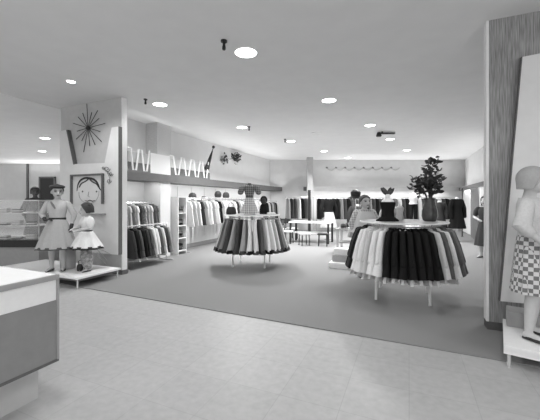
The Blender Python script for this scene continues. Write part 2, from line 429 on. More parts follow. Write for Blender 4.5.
# ------------------------------------------------------------------ hung clothes
def coat_mesh(h, top_w, hem_w, th, inner=.16, seed=0, fold=3):
    """hung garment: x = outward width, y = thickness, z down from the shoulder line at 0"""
    rr = random.Random(seed); mb = MB(); rings = []; n = 24; ph = rr.random()*6
    for i in range(11):
        t = i/10; z = -h*t
        wo = top_w + (hem_w-top_w)*t**1.1; wi = inner*(1+.25*t); th_ = th*(.62+.55*t)
        if i == 0: wo *= .30; wi *= .35; th_ *= .6
        if i == 1: wo *= .86; wi *= .9; z = -h*.05
        ring = []
        for k in range(n):
            a = 2*PI*k/n; c, s = math.cos(a), math.sin(a)
            x = (wo if c > 0 else wi)*math.copysign(abs(c)**.6, c)
            y = th_*math.copysign(abs(s)**.5, s)*.5*(1 if c > 0 else 1+.45*c)
            y += th*.16*t*math.sin(x*22+ph)
            x += .012*t*math.sin(a*fold+ph)
            ring.append((x, y, z + (.012*math.sin(a*4+ph) if i == 10 else 0)))
        rings.append(ring)
    return mb.loft(rings)
def sleeve_mb(h, top_w, hem_w, th, L, side=1):
    out = 1 if side > 0 else -1
    x0 = top_w*.80 if side > 0 else -.13
    k = (hem_w-top_w)/h
    dx = lambda z: (k*z*.95+.02*z) if side > 0 else -.03
    return MB().tube([(x0,0,-.05),(x0+.02*out+dx(L*.45),0,-L*.45-.03),(x0+.025*out+dx(L),0,-L)], [.034,.036,.030], 10)
def hanger_mb(w=.14, hook=.07):
    mb = MB()
    mb.tube([(-w,0,-.035),(0,0,.012),(w,0,-.035)], .006, 6)
    mb.tube([(0,0,.0),(0,0,hook*.6),(.018,0,hook*.8),(.02,0,hook),(0,0,hook+.02),(-.016,0,hook+.008)], .0035, 6)
    return mb
PROTO = {}
def garment(kind, shade, var, loc, rz, label, group, cat, h=.68, top_w=.20, hem_w=.40, th=.075, small=False):
    key = (kind, shade, var, h, top_w, hem_w, th, small)
    nm = {'coat':'hanging_coat','skirt':'hanging_skirt','dress':'hanging_dress','blouse':'hanging_blouse'}[kind]
    if key in PROTO: return dup(PROTO[key], loc, rz, label, group)
    t = thing(nm, label, cat, loc, rz, group)
    sd = hash((kind, var)) if False else var*7+len(kind)
    if kind == 'skirt':
        coat_mesh(h, top_w*.7, hem_w, th, .12, sd, 5).build('skirt_panel', shade, t); pnl = col.objects[-1]
        if not small:
            rings = []
            n = 40
            for i, (dz, g) in enumerate(((.03,1.0),(-.01,1.05),(-.045,1.10))):
                ring = []
                for k in range(n):
                    a = 2*PI*k/n; c, s = math.cos(a), math.sin(a)
                    x = (hem_w if c > 0 else .15)*math.copysign(abs(c)**.75,c)*g; y = (th*1.2*math.copysign(abs(s)**.6,s)*.5*(1 if c > 0 else 1+.45*c))*(g+.1)
                    ring.append((x+.01*math.sin(9*a), y+.008*math.sin(11*a), -h+dz))
                rings.append(ring)
            MB().loft(rings).build('hem_ruffle', 'charcoal_cloth' if var % 3 else 'black_cloth', pnl)
            MB().loft([[(x*sx,y*sx,z) for x,y in ((.13,.018),(.13,-.018),(-.10,-.014),(-.10,.014))] for z,sx in ((.0,1),(-.03,1.08))]).build('waistband', shade, pnl)
    else:
        coat_mesh(h, top_w, hem_w, th, .17, sd, 3).build('body' if kind != 'coat' else 'coat_body', shade, t); pnl = col.objects[-1]
        if not small or kind == 'coat':
            L = h*.72 if kind == 'coat' else h*.3
            sleeve_mb(h, top_w, hem_w, th, L, 1).build('sleeve', shade, t)
            if not small:
                sleeve_mb(h, top_w, hem_w, th, L, -1).build('sleeve', shade, t)
                MB().tube([(.06,.0,.004),(.03,.026,.012),(-.03,.026,.012),(-.06,0,.004),(-.03,-.026,.012),(.03,-.026,.012),(.06,0,.004)], .012, 6).build('collar', shade, pnl)
        if kind == 'coat' and not small and shade in ('black_cloth','white_cloth','pale_cloth'):
            n = 32; rings = []
            for dz, g in ((.02,.9),(-.03,.95),(-.075,1.0)):
                ring = []
                for k in range(n):
                    a = 2*PI*k/n; c, s = math.cos(a), math.sin(a)
                    ring.append(((hem_w if c > 0 else .18)*math.copysign(abs(c)**.75,c)*g*.93, th*.62*math.copysign(abs(s)**.6,s)*.5*(1 if c > 0 else 1+.45*c)+.006*math.sin(9*a), -h+dz-.012*(var % 3)+.012))
                rings.append(ring)
            u = MB().loft(rings).build('skirt_hem', 'pale_cloth', t); u['label'] = 'pale skirt hem below the coat'
    if not small: 
        hg = hanger_mb().build('hanger', 'chrome', t)
    PROTO[key] = t
    return t

# ------------------------------------------------------------------ round racks
def round_rack(loc, label, z_ring=1.13, r=.525, leg_ang=0.0, tray_r=.64, tray_z=1.17):
    t = thing('round_clothes_rack', label, 'clothes rack', loc, 0, 'round clothes racks')
    ring = [(r*math.cos(2*PI*k/48), r*math.sin(2*PI*k/48), z_ring) for k in range(48)]
    mb = MB(); rings = []
    for k in range(48):
        a = 2*PI*k/48; rings.append([((r+.012*math.cos(b))*math.cos(a), (r+.012*math.cos(b))*math.sin(a), z_ring+.012*math.sin(b)) for b in [2*PI*j/8 for j in range(8)]])
    mb.loft(rings, closed=True).build('ring_rail', 'chrome', t)
    MB().lathe([(tray_r-.03,tray_z-.005),(tray_r,tray_z),(tray_r,tray_z+.012),(tray_r-.03,tray_z+.014)],56).build('tray_top', 'tray_glass', t)
    # upright gallery rim under the tray
    lo = MB(); lo.lathe([(tray_r-.005,tray_z-.004),(tray_r+.008,tray_z-.002),(tray_r+.008,tray_z+.014),(tray_r-.005,tray_z+.016)],56,caps=False).build('tray_rim','trim',t)
    for k in range(4):
        a = leg_ang+PI/4+k*PI/2; c, s = math.cos(a), math.sin(a)
        MB().tube([(.517*c,.517*s,0.012),(.49*c,.49*s,tray_z-.03)], [.019,.017], 10, False).build('leg','trim',t)
    br = MB()
    for k in range(4):
        a, b = leg_ang+PI/4+k*PI/2, leg_ang+PI/4+(k+1)*PI/2
        br.tube([(.51*math.cos(a),.51*math.sin(a),.30),(.51*math.cos(b),.51*math.sin(b),.30)], .009, 8)
    br.build('brace','chrome',t)
    return t
RK1 = Vector((2.08,5.02,0.012)); RK2 = Vector((-.42,7.5,0.012))
round_rack(RK1-Vector((0,0,.012)), 'white topped round rack of coats with tall vase, nearest rack at right', leg_ang=-ANG)
round_rack(RK2-Vector((0,0,.012)), 'white topped round rack of skirts in the middle of the carpet', leg_ang=-ANG+.25)

def fill_rack(c, plan, kind, group, cat, h, hem, z=1.09, r=.525):
    face = math.atan2(-c.y, -c.x)
    for deg, shade, var, label in plan:
        a = face + math.radians(deg)
        garment(kind, shade, var, (c.x+r*math.cos(a), c.y+r*math.sin(a), z), a, label, group, cat, h, .20, hem, .118 if kind == 'coat' else .095)
# angle from the camera-facing direction; positive goes to the right of the photo
plan = []
SH = {'black_cloth':'black','charcoal_cloth':'charcoal','dark_cloth':'dark grey','mid_cloth':'mid grey','grey_cloth':'grey','pale_cloth':'light grey','white_cloth':'white'}
degs = [-104+8*i for i in range(28)]
cw = cl = cg = 0; names = []
for i, dg_ in enumerate(degs):
    if dg_ < -60:
        sh = ('charcoal_cloth','dark_cloth','black_cloth','black_cloth','charcoal_cloth','black_cloth')[i % 6]
        lb = '%s coat, %s from the left on the front round rack' % ('dark', ORD[i]); cl += 1
    elif dg_ < -17:
        sh = 'pale_cloth' if (i in (8,11)) else 'white_cloth'
        lb = 'white coat, %s from the left among the white coats on the front rack' % ORD[cw]; cw += 1
    elif dg_ < 36:
        sh = 'black_cloth'; lb = 'black coat in the solid black run on the front round rack'
    else:
        sh = ('pale_cloth','dark_cloth','white_cloth','dark_cloth','mid_cloth','dark_cloth','grey_cloth','charcoal_cloth','mid_cloth')[cg % 9]
        lb = '%s coat, %s to the right of the black run on the front rack' % (SH[sh], ORD[cg]); cg += 1
    plan.append((dg_, sh, i % 3, lb))
fill_rack(RK1, plan, 'coat', 'coats on the front round rack', 'coat', .63, .345)
plan = []
seq = [c+'_cloth' for c in 'dark mid pale dark mid charcoal grey charcoal grey white white dark white white pale dark grey white mid dark'.split()]
for i, sh in enumerate(seq[:20]):
    plan.append((-100+10.6*i, sh, i % 3, '%s full skirt, %s from the left around the middle skirt rack' % (SH[sh], ORD[i])))
fill_rack(RK2, plan, 'skirt', 'skirts on the middle round rack', 'skirt', .67, .335)

# ------------------------------------------------------------------ counter at lower left
ct = thing('sales_counter','low sales counter with white top, at the lower left corner','counter', Vector((-1.613,2.435,0)), -ANG)
# local x across (v), y depth (u); the far right corner of the counter is the origin
MB().box(-1.5,0,-2.6,0,.30,.75).build('lower_panel','counter',ct,False,.004)
MB().box(-1.5,-.008,-2.6,-.008,.75,.905).build('display_band','white',ct,False)
MB().box(-1.52,.008,-2.62,.008,.905,.942).build('edge_frame','grey',ct,False,.004)
MB().box(-1.5,-.012,-2.6,-.012,.942,.946).build('counter_top','white',ct,False)
MB().box(-1.36,-.14,-2.45,-.06,.0,.30).build('base','counter_base',ct,False)
MB().box(-.012,.005,-2.6,.004,.285,.305).build('bottom_rail','darkgrey',ct,False)
MB().box(-.014,.006,-.010,.006,.30,.905).build('corner_post','grey',ct,False)

# ------------------------------------------------------------------ left display
pf = thing('display_platform','long low white platform on thin legs before the starburst partition','display platform', gnd(77,278,.2)*1.0, -ANG)
pf.location.z = 0
MB().box(-2.3,0,0,.9,.165,.2).build('platform_top','white',pf,False,.004)
MB().box(-2.27,-.03,.03,.87,.125,.165).build('apron','darkgrey',pf,False)
for x, y in ((-.03,.03),(-.03,.84),(-2.25,.03),(-2.25,.84),(-1.2,.03)):
    MB().tube([(x,y,0),(x,y,.16)], .013, 8, False).build('leg','chrome',pf)
# white cut-out board on the partition
bd = thing('display_board','white upright board with a wide notch on the starburst partition','display board', W(0,PLU,0), -ANG)
uB = PLU-.07
P = lambda x, y: pl(x, y, uB)
bp = [P(60,131),P(66,130),P(73,164),P(104.5,163),P(111.5,127.5),P(118.5,126.5),P(118.5,251),P(60,262)]
zb = .2
bp[-2] = (bp[-2][0], .42); bp[-1] = (bp[-1][0], .42)
MB().prism(bp,'y',-.07,-.03).build('board_panel','board',bd,False)
MB().box(bp[-1][0]+.1,bp[-2][0]-.1,-.03,0,.45,.9).build('mounting_batten','fascia',bd,False)
lv0, _ = P(66,130); 
l1, l2 = P(66.4,130), P(73.4,164.5)
MB().prism([l1,(l1[0]+.045,l1[1]),(l2[0]+.045,l2[1]),l2],'y',-.075,-.005).build('edge_strip','darkgrey',bd,False)  # dark strip stands for the shadow along the notch edge
r1, r2 = P(118.5,126.5), (bp[-2][0],.42)
MB().box(r1[0],r1[0]+.02,-.075,0,.42,r1[1]).build('edge_strip','fascia',bd,False)
# starburst
cv, cz = pl(88.5,128,PLU-.03)
sb = thing('starburst_ornament','dark starburst of thin rods fixed high on the left partition','ornament', W(cv,PLU,cz), -ANG)
MB().ball((0,-.04,0),.045).build('hub','black',sb)
for k in range(16):
    a = 2*PI*k/16+.10; L = (.50,.36,.44,.33,.52,.38,.42)[k % 7]
    MB().tube([(.03*math.cos(a),-.04,.03*math.sin(a)),(L*math.cos(a),-.03,L*math.sin(a))],[.005,.008],6).build('ray','charcoal_cloth',sb)
# picture of a face set in the board
v0, z0 = pl(72.5,175,uB); v1, z1 = pl(104.5,204,uB)
pc = thing('picture','framed line drawing of a girl\'s face on the white board','picture', W(0,uB,0), -ANG)
MB().box(v0,v1,-.012,-.002,z1,z0).build('paper','board',pc,False)
MB().box(v0,v1,-.06,-.002,z0-.035,z0).build('frame_top','darkgrey',pc,False)
MB().box(v0,v0+.03,-.06,-.002,z1,z0-.035).build('frame_side','fascia',pc,False)
MB().box(v1-.03,v1,-.06,-.002,z1,z0-.035).build('frame_side','fascia',pc,False)
fc = MB(); Q = lambda x, y: (pl(x,y,uB-.016)[0], -.018, pl(x,y,uB-.016)[1])
hp = smooth([Q(77,191),Q(78,185),Q(80.5,180.5),Q(85,178),Q(89.5,178.3),Q(94,179.5),Q(97.5,183),Q(100,189),Q(102.5,191)])
fc.tube(hp,[.006+.016*math.sin(PI*i/(len(hp)-1)) for i in range(len(hp))],8)
fc.tube(smooth([Q(89,178.3),Q(86,181),Q(81.5,183.5),Q(79.5,187)]),.012,6); fc.tube(smooth([Q(89,178.3),Q(92,181.5),Q(96.5,184),Q(98.5,187)]),.012,6)
fc.build('hair_line','black',pc)
fc = MB(); fc.tube(smooth([Q(79,192),Q(79.5,197),Q(83,201.5),Q(89,203.4),Q(95,201.5),Q(98.5,196),Q(99,191)]),.005,6); fc.tube([Q(88.8,192),Q(88,196),Q(89.5,197)],.006,6)
fc.build('face_outline','grey',pc)
for x in (82.5,96.5): 
    e = MB(); p = Q(x,191.5); e.ball((p[0],-.016,p[2]),.022,.008,.02); e.build('eye','darkgrey',pc)
m_ = MB(); m_.tube([Q(85,200.5),Q(87.5,201.2),Q(90,200.2),Q(92.5,201.2),Q(95,200.5)],[.006,.013,.011,.013,.006],8); m_.build('mouth','darkgrey',pc)
# ledge bar and wire scroll
a_, b_ = pl(88,213.2,uB-.02), pl(105.5,215,uB-.02)
lg = MB().box(a_[0],b_[0],-.10,0,b_[1],a_[1]).build('display_shelf','grey',None,False,.004); tag(lg,'narrow grey ledge across the white board behind the small mannequin','shelf',None,W(0,uB,0),-ANG)
s_ = MB()
for (cx_, cy_, r_) in ((107,169,3.2),(111,174,2.2),(103.5,168,1.8),(109,181,2.4)):
    pts = []
    for k in range(14):
        a = k*.62; rr = r_*(1-k/18); pts.append(Q(cx_+rr*math.cos(a), cy_+rr*math.sin(a)))
    s_.tube(pts,.006,5)
s_.tube([Q(107,172),Q(110,178),Q(109,184)],.006,5); s_.tube([Q(104,169),Q(107,171),Q(111,176)],.006,5)
so = s_.build('wire_scroll','fascia'); tag(so,'thin grey scrollwork of wire curls above the picture\'s right corner','ornament',None,W(0,uB,0),-ANG)
tw = MB()  # grey strokes stand in for shadow lines falling on the board
for (x0,y0,x1,y1) in ((95,247,108,262),(97,252,104,266),(99,249,112,255),(96,256,110,268)):
    p_, q_ = Q(x0,y0), Q(x1,y1); tw.tube([p_,((p_[0]+q_[0])/2,-.025,(p_[2]+q_[2])/2+.015),q_],[.005,.007,.004],5)
to = tw.build('shadow_lines','grey'); tag(to,'thin grey painted shadow lines low on the white board beside the small mannequin','ornament',None,W(0,uB,0),-ANG)

# mannequin A : older girl with hat, dark gloves and full pale skirt
legsA = [((-.05,0,.48),(-.055,-.012,.27),(-.06,.005,.045),(-.085,-.075,.014)),((.05,0,.48),(.055,-.012,.27),(.055,.01,.045),(.075,-.07,.014))]
pA = gnd(57.5,270.5,.2); 
mA = thing('mannequin','girl mannequin in beret, dark gloves, belted pale full skirt','mannequin', pA, .30)
armsA = [((-.105,.005,.785),(-.165,.03,.655),(-.10,-.085,.60),(.3,0,-1),(1,-.3,.1)),((.105,.005,.785),(.165,.03,.65),(.145,-.02,.50),(-1,0,0))]
SAz = 1.60
hc, hr, rot = figure(mA, SAz, armsA, legsA, .45, .08, hands_glove='charcoal_cloth')
hair(mA, hc, hr, rot, 'hair', .1)
hat = MB(); H = lambda x,y,z: hc + rot @ Vector((x*hr,y*hr,z*hr))
hat.ball(H(0,.05,.78), hr*1.22, hr*1.2, hr*.38, rot=rot).ball(H(0,.05,1.12), hr*.16)
hat.build('beret','black',mA)
bo = bodice(mA,SAz,'pale_cloth',.58,.82)
for A in armsA: sleeve(mA,SAz,A,1.35,'pale_cloth',.036)
MB().lathe([(.086*SAz,.585*SAz),(.09*SAz,.60*SAz),(.088*SAz,.62*SAz)],24,sy=.76,caps=False).build('belt','black',bo)
if 0: MB().lathe([(.092*SAz,.583*SAz),(.095*SAz,.60*SAz),(.093*SAz,.622*SAz),(.08*SAz,.622*SAz),(.08*SAz,.583*SAz)],24,sy=.76,caps=False).build('belt','black',mA)
sk = dress_skirt(mA,SAz,.60,.27,.085,.205,'soft_cloth',11,.06)
dress_skirt(sk,SAz,.285,.255,.196,.212,'dark_cloth',11,.06,'hem_band')
shoes(mA,SAz,legsA)
MB().tube([Vector((-.045,-.065,.80))*SAz,Vector((-.02,-.085,.765))*SAz,Vector((.0,-.088,.73))*SAz],[.014,.02,.012],8).build('scarf','mid_cloth',bo)
# drum stool behind her
dm = MB().lathe([(.11,0),(.13,.02),(.135,.2),(.13,.43),(.115,.45)],28)
tag(dm.build('display_stool','grey'),'plain grey drum stool between the two mannequins on the platform','stool',None,gnd(68,268.5,.2))
# mannequin B : small girl, dark curly hair, white dress with dark hem
legsB = [((-.05,0,.46),(-.052,-.012,.26),(-.05,.005,.045),(-.06,-.08,.014)),((.05,0,.46),(.052,-.012,.26),(.05,.005,.045),(.06,-.08,.014))]
pB = gnd(87,271,.2)
mB = thing('mannequin','small girl mannequin with dark hair in ruffled white dress with dark hem','mannequin', pB, -.75)
SB = 1.24
armsB = [((-.105,.005,.77),(-.16,-.03,.66),(-.06,-.16,.64),(0,0,-1)),((.105,.005,.77),(.15,0,.65),(.09,-.13,.62),(0,0,-1))]
hc, hr, rot = figure(mB, SB, armsB, legsB, -.5, .1, child=1.25)
hair(mB, hc, hr, rot, 'hair', .45)
MB().ball(hc+rot@Vector((0,.75*hr,.75*hr)), hr*.42, hr*.3, hr*.3).ball(hc+rot@Vector((.55*hr,.6*hr,.6*hr)), hr*.3).build('hair_bow','black',mB)
bodice(mB,SB,'white_cloth',.58,.81)
for A in armsB: sleeve(mB,SB,A,.75,'white_cloth',.062)
MB().lathe([(.09*SB,.585*SB),(.093*SB,.60*SB),(.09*SB,.615*SB),(.08*SB,.615*SB),(.08*SB,.585*SB)],24,sy=.76,caps=False).build('sash','black',mB)
sk = dress_skirt(mB,SB,.60,.37,.088,.25,'white_cloth',9,.09)
dress_skirt(sk,SB,.385,.34,.24,.256,'charcoal_cloth',9,.10,'hem_band')
for L in legsB:
    Pq = [Vector(p)*SB for p in L]
    MB().tube([Pq[0].lerp(Pq[1],.9),Pq[1].lerp(Pq[2],.35),Pq[2].lerp(Pq[1],.05)],[.066*SB,.074*SB,.046*SB],14).build('stocking','print_cloth',mB)
shoes(mB,SB,legsB)
hb = MB().lathe([(.05,0),(.06,.02),(.055,.10),(.035,.13)],18,sy=.6); hb.tube([(-.03,0,.125),(-.03,0,.18),(0,0,.2),(.03,0,.18),(.03,0,.125)],.006,6)
tag(hb.build('handbag','black'),'little black bag standing at the small mannequin\'s feet','handbag',None,gnd(80,271,.2))

# ------------------------------------------------------------------ glass case and dark figure further left
dc = thing('display_case','glass display case with dark rail, at the far left edge','display case', Vector((-5.95,7.55,0)), 0)
MB().box(-.75,.75,-.35,.35,0,.46).build('plinth','grey',dc,False)
MB().box(-.77,.77,-.37,.37,.46,.62).build('base_rail','black',dc,False,.005)
gl = MB()
for x0,x1,y0,y1 in ((-.75,.75,-.35,-.343),(-.75,.75,.343,.35),(-.75,-.743,-.35,.35),(.743,.75,-.35,.35)): gl.box(x0,x1,y0,y1,.62,1.5)
gl.build('glass_panels','glass',dc,False)
fr = MB()
for x in (-.75,.735):
    for y in (-.35,.335): fr.box(x,x+.015,y,y+.015,.62,1.5)
fr.box(-.76,.76,-.36,-.345,1.5,1.525).box(-.76,.76,.345,.36,1.5,1.525).box(-.76,-.745,-.345,.345,1.5,1.525).box(.745,.76,-.345,.345,1.5,1.525)
fr.build('metal_frame','trim',dc,False)
for z in (.93,1.22): MB().box(-.735,.735,-.3,.335,z,z+.012).build('shelf','trim',dc,False)
def folded(loc, shade, label, rz=0, s=1.0, layers=3):
    t = thing('folded_garment_stack', label, 'folded clothes', loc, rz, 'goods in the glass case')
    for k in range(layers):
        MB().box(-.09*s,.09*s,-.075*s,.075*s,.028*k*s,.028*k*s+.026*s).build('folded_garment', shade[k % len(shade)], t, True, .009*s)
ix = 0
for z, wz in ((.62,'bottom'),(.942,'middle'),(1.232,'upper')):
    for k, x in enumerate((-.48,-.2,.1,.42)):
        folded(Vector((-5.95+x,7.42,z)), [('mid_cloth','white_cloth','dark_cloth'),('white_cloth','grey_cloth'),('charcoal_cloth','pale_cloth','white_cloth'),('pale_cloth','white_cloth')][(k+ix) % 4],
               'small folded garment stack, %s from left on %s shelf of glass case' % (ORD[k],wz), .1*k, 1.0, 4-(k+ix) % 3)
    ix += 1
# doll-like hat forms standing on top of the case are kept as two display busts
def bust_form(loc, rz, label, group, dress, accent, skinm='skin', h=.36, hat=None):
    t = thing('display_bust', label, 'display bust', loc, rz, group)
    MB().lathe([(.10,0),(.13,.01),(.11,.02),(.02,.03),(.018,.1)],20).build('stand','trim',t)
    MB().lathe([(.07,.08),(.10,.10),(.095,.17),(.12,.25),(.125,.29),(.08,.33),(.04,.345)],24,sy=.62).build('torso',dress,t)
    MB().lathe([(.038,.33),(.034,.38),(.037,.41)],14).build('neck',skinm,t)
    hd = MB().ball((0,0,.48),.075,.088,.1).ball((0,-.05,.45),.045,.05,.06).tube([(0,-.085,.48),(0,-.10,.46)],[.01,.014],6)
    hd.build('head',skinm,t)
    MB().ball((0,.02,.51),.085,.09,.085).build('hair' if not hat else 'hat',accent,t)
    return t
# dark figure standing beyond the case
mC = thing('mannequin','dark figure mannequin standing behind the glass case at far left','mannequin', Vector((-6.42,8.75,.22)), .6)
SC = 1.66
legsC = legsA; armsC = [((-.105,.005,.785),(-.16,.02,.64),(-.13,-.04,.50),(1,0,0)),((.105,.005,.785),(.17,.02,.66),(.08,-.12,.63),(0,0,-1))]
hc, hr, rot = figure(mC, SC, armsC, legsC, .2, 0, 'skin_dark', .011)
hair(mC, hc, hr, rot, 'hair', .3)
bodice(mC,SC,'charcoal_cloth',.56,.82)
for A in armsC: sleeve(mC,SC,A,1.6,'charcoal_cloth',.042)
dress_skirt(mC,SC,.60,.22,.085,.15,'mid_cloth',9,.05)
shoes(mC,SC,legsC)
tag(MB().lathe([(.3,0),(.3,.19),(.28,.22)],28).build('plinth','grey'),'round grey plinth under the dark mannequin at far left','plinth',None,Vector((-6.42,8.75,0)))

# ------------------------------------------------------------------ decorations above the left header
def wave(px0, px1, n, label, first=True):
    u0 = lw(px0,160,VF)[0]; u1 = lw(px1,160,VF)[0]; pts = []; per = (u1-u0)/n
    for k in range(n):
        b = u0+per*k
        pts += [(0,b,2.74),(0,b+per*.28,2.74),(0,b+per*.5,2.235),(0,b+per*.76,2.235)]
    pts += [(0,u1,2.74)]
    mb = MB(); mb.tube(pts,.021,6)
    o = mb.build('zigzag_ornament','white'); tag(o,label,'ornament','white zigzag ornaments on the header',W(VF-.02,0,0),-ANG); return o
wave(128,150,2,'white zigzag wire on the header beside the starburst partition')
wave(171,209,4,'longer white zigzag wire on the header, right of the white panel')
ua, ub = lw(150.5,160,VF-.03)[0], lw(169.5,160,VF-.03)[0]
pn = MB().box(-.025,.0,ua,ub,2.2,2.71).build('header_panel','white',None,False,.004); tag(pn,'square white panel standing on the header between two zigzags','panel',None,W(VF-.01,0,0),-ANG)
# grey backing boards behind the zigzags
for (x0,x1,lb) in ((127,150,'dull grey backing board behind the short zigzag'),(170,209,'dull grey backing board behind the long zigzag')):
    a_, b_ = lw(x0,160,VF-.16)[0], lw(x1,160,VF-.16)[0]
    o = MB().box(-.02,0,max(a_,4.95),b_,2.04,2.68).box(-.06,0,max(a_,4.95),b_,2.04,2.06).build('backing_board','fascia_light',None,False); MB().box(0,.012,max(a_,4.95),b_,2.2,2.43).build('dark_band','darkgrey',o,False); tag(o,lb,'board','backing boards on the header',W(VF-.14,0,0),-ANG)
# closed parasol
u_, z1_ = lw(213.5,147,VF-.06); u2_, z2_ = lw(207,168,VF-.06)
pr = thing('parasol','closed black parasol hanging slanted above the left header','parasol',W(VF-.06,0,0),-ANG)
A0, B0 = Vector((0,u2_,z2_)), Vector((0,u_,z1_))
MB().tube([A0,A0.lerp(B0,.2),A0.lerp(B0,.45),A0.lerp(B0,.8)],[.085,.06,.05,.022],10).build('canopy','black',pr)
MB().tube([A0.lerp(B0,.78),B0],.013,8).build('shaft','black',pr)
MB().ball(B0,.05).build('handle','black',pr)
MB().tube([A0+Vector((0,0,-.02)),Vector((0,u2_+.05,2.2))],.02,8).build('support_post','fascia',pr)
# leaf spray on the wall
def leaves(mb, centre, spread, n, size, rr, flat=None):
    for k in range(n):
        p = Vector(centre)+Vector([rr.gauss(0,s) for s in spread])
        d = Vector((rr.uniform(-1,1),rr.uniform(-1,1),rr.uniform(-.6,1))).normalized()
        sd = d.cross(Vector((rr.uniform(-1,1),rr.uniform(-1,1),rr.uniform(-1,1)))).normalized(); nn = d.cross(sd)
        L = size*rr.uniform(.7,1.3); w = L*.28
        g = []
        for i in range(5):
            t = i/4; ww = w*math.sin(PI*min(.97,max(.06,t)))**.8
            c = p + d*L*t + nn*(L*.18*math.sin(t*PI))
            g.append([c-sd*ww+nn*.006, c+nn*-.004, c+sd*ww+nn*.006])
        mb.sheet(g)
rr = random.Random(4)
def sprig(px, py, nl, label):
    u_, z_ = lw(px,py,VB+.06)
    t = thing('leaf_spray',label,'foliage',W(VB,u_,z_),-ANG,'leaf sprays on the left wall')
    MB().tube([(.0,-.25,-.03),(.05,0,.02),(.06,.28,.0)],.012,6).build('stem','leaf',t)
    mb = MB(); leaves(mb,(.08,-.02,0),(.025,.15,.09),nl,.13,rr); mb.build('leaf_cluster','leaf',t)
    mb = MB()
    for k in range(6): mb.ball((.09,rr.uniform(-.25,.25),rr.uniform(-.1,.12)),.035)
    mb.build('blossoms','mid_cloth',t)
sprig(224.5,160,20,'smaller dark leaf spray on the upper left wall')
sprig(236,158.5,46,'larger dark leaf spray on the upper left wall, right of its twin')

# ------------------------------------------------------------------ left wall fixtures
RZ = -ANG
def rail(v, u0, u1, z, label, legs=True, group='clothes rails along the left wall', bracket=False):
    t = thing('clothes_rail',label,'clothes rail',W(v,u0,0),RZ,group); L = u1-u0
    MB().tube([(0,0,z),(0,L,z)],.014,8).build('rail_bar','chrome',t)
    if legs:
        for y in (.02,L-.02):
            MB().tube([(0,y,.012),(0,y,z)],.014,8,False).build('post','chrome',t)
            MB().box(-.22,.22,y-.015,y+.015,.012,.035).build('foot','chrome',t,False)
    if bracket:
        for y in (.1,L-.1): MB().tube([(0,y,z),(VB-v,y,z)],.010,8,False).build('bracket','chrome',t)
    return t
def hang_row(v, us, z, shades, kind, h, hem, label, group, cat, rz_extra=0, th=.07, top=.19, small=False):
    for i, u_ in enumerate(us):
        sh = shades[i % len(shades)]
        garment(kind, sh, i % 3, W(v,u_,z), RZ+rz_extra, label(i, sh), group, cat, h, top, hem, th, small)
# bay one, low front rack of coats
uA0, uA1 = lw(124,0,-5.65)[0], lw(161,0,-5.65)[0]
rail(-5.65,5.0,6.42,.94,'low chrome rail of mixed coats beside the starburst partition')
us = [5.16+.103*i for i in range(12)]
sh = ['charcoal_cloth','black_cloth','dark_cloth','black_cloth','charcoal_cloth','dark_cloth','white_cloth','white_cloth','dark_cloth','white_cloth','charcoal_cloth','grey_cloth','pale_cloth','dark_cloth','mid_cloth']
hang_row(-5.65,us,.87,sh,'coat',.62,.30,lambda i,s:'%s coat, %s from the partition on the low left rail' % (SH[s],ORD[i]),'coats on the low rail by the partition','coat')
# bay one, upper row
rail(-6.25,5.0,6.85,1.46,'upper chrome rail of blouses in the first left wall bay',False,bracket=True)
us = [5.3+.115*i for i in range(14)]
sh = ['dark_cloth','grey_cloth','print_cloth','pale_cloth','mid_cloth','white_cloth','charcoal_cloth','print_cloth','grey_cloth','pale_cloth','dark_cloth','mid_cloth']
SH['print_cloth'] = 'patterned grey'
hang_row(-6.25,us,1.40,sh,'blouse',.55,.26,lambda i,s:'%s blouse, %s from the partition on the upper left rail' % (SH[s],ORD[i]),'blouses on the upper left rail','blouse')
# bay divider
uD0, uD1 = lw(161,0,VF)[0], lw(172.5,0,VF)[0]
struct('wall_bay_divider', MB().box(VB,VF-.05,6.55,6.93,0,2.0), 'wall')
# shelf tower
tv0 = 7.06
ts = thing('shelf_tower','narrow white shelf tower with dark goods right of bay divider','shelf unit',W(-6.1,tv0,0),RZ)
MB().box(-.28,.28,0,.02,0,1.62).build('side_panel','white',ts,False); MB().box(-.28,.28,.34,.36,0,1.62).build('side_panel','white',ts,False)
MB().box(-.28,-.26,.02,.34,0,1.62).build('back_panel','grey',ts,False)
for z in (.1,.45,.8,1.15,1.6): MB().box(-.26,.28,.02,.34,z,z+.02).build('shelf','white',ts,False)
for j, z in enumerate((.12,.47,.82,1.17)):
    t = thing('folded_garment_stack','%s folded stack in the narrow shelf tower, counted from the floor' % ORD[j],'folded clothes',W(-6.06,tv0+.18,z),RZ+PI/2,'stacks in the shelf tower')
    for k in range(3): MB().box(-.135,.135,-.16,.16,.06*k,.06*k+.055).build('folded_garment',('charcoal_cloth','dark_cloth','black_cloth','mid_cloth')[(k+j) % 4],t,True,.015)
# bay two long rail
rail(-6.0,7.5,12.9,1.56,'long chrome rail of white dresses in the second left wall bay',True)
us = [7.62+.20*i for i in range(26)]
sh = ['white_cloth','pale_cloth','white_cloth','charcoal_cloth','pale_cloth','white_cloth','grey_cloth','white_cloth','black_cloth','pale_cloth','white_cloth']
EXT = ORD+['twenty-first','twenty-second','twenty-third','twenty-fourth','twenty-fifth','twenty-sixth']
hang_row(-6.0,us,1.50,sh,'dress',.74,.32,lambda i,s:'%s dress, %s from the shelf tower on the long left rail' % (SH[s],EXT[i]),'dresses on the long left rail','dress')
mb = MB()
for u_ in (7.9,8.6,9.3,10.0,10.7): mb.box(VB+.0,VB+.01,u_,u_+.015,.3,1.95)
wp = mb.build('wall_strip','fascia_light',None,False); 
wp['kind']='structure'; wp.name='trim_8'; wp.rotation_euler=(0,0,-ANG)
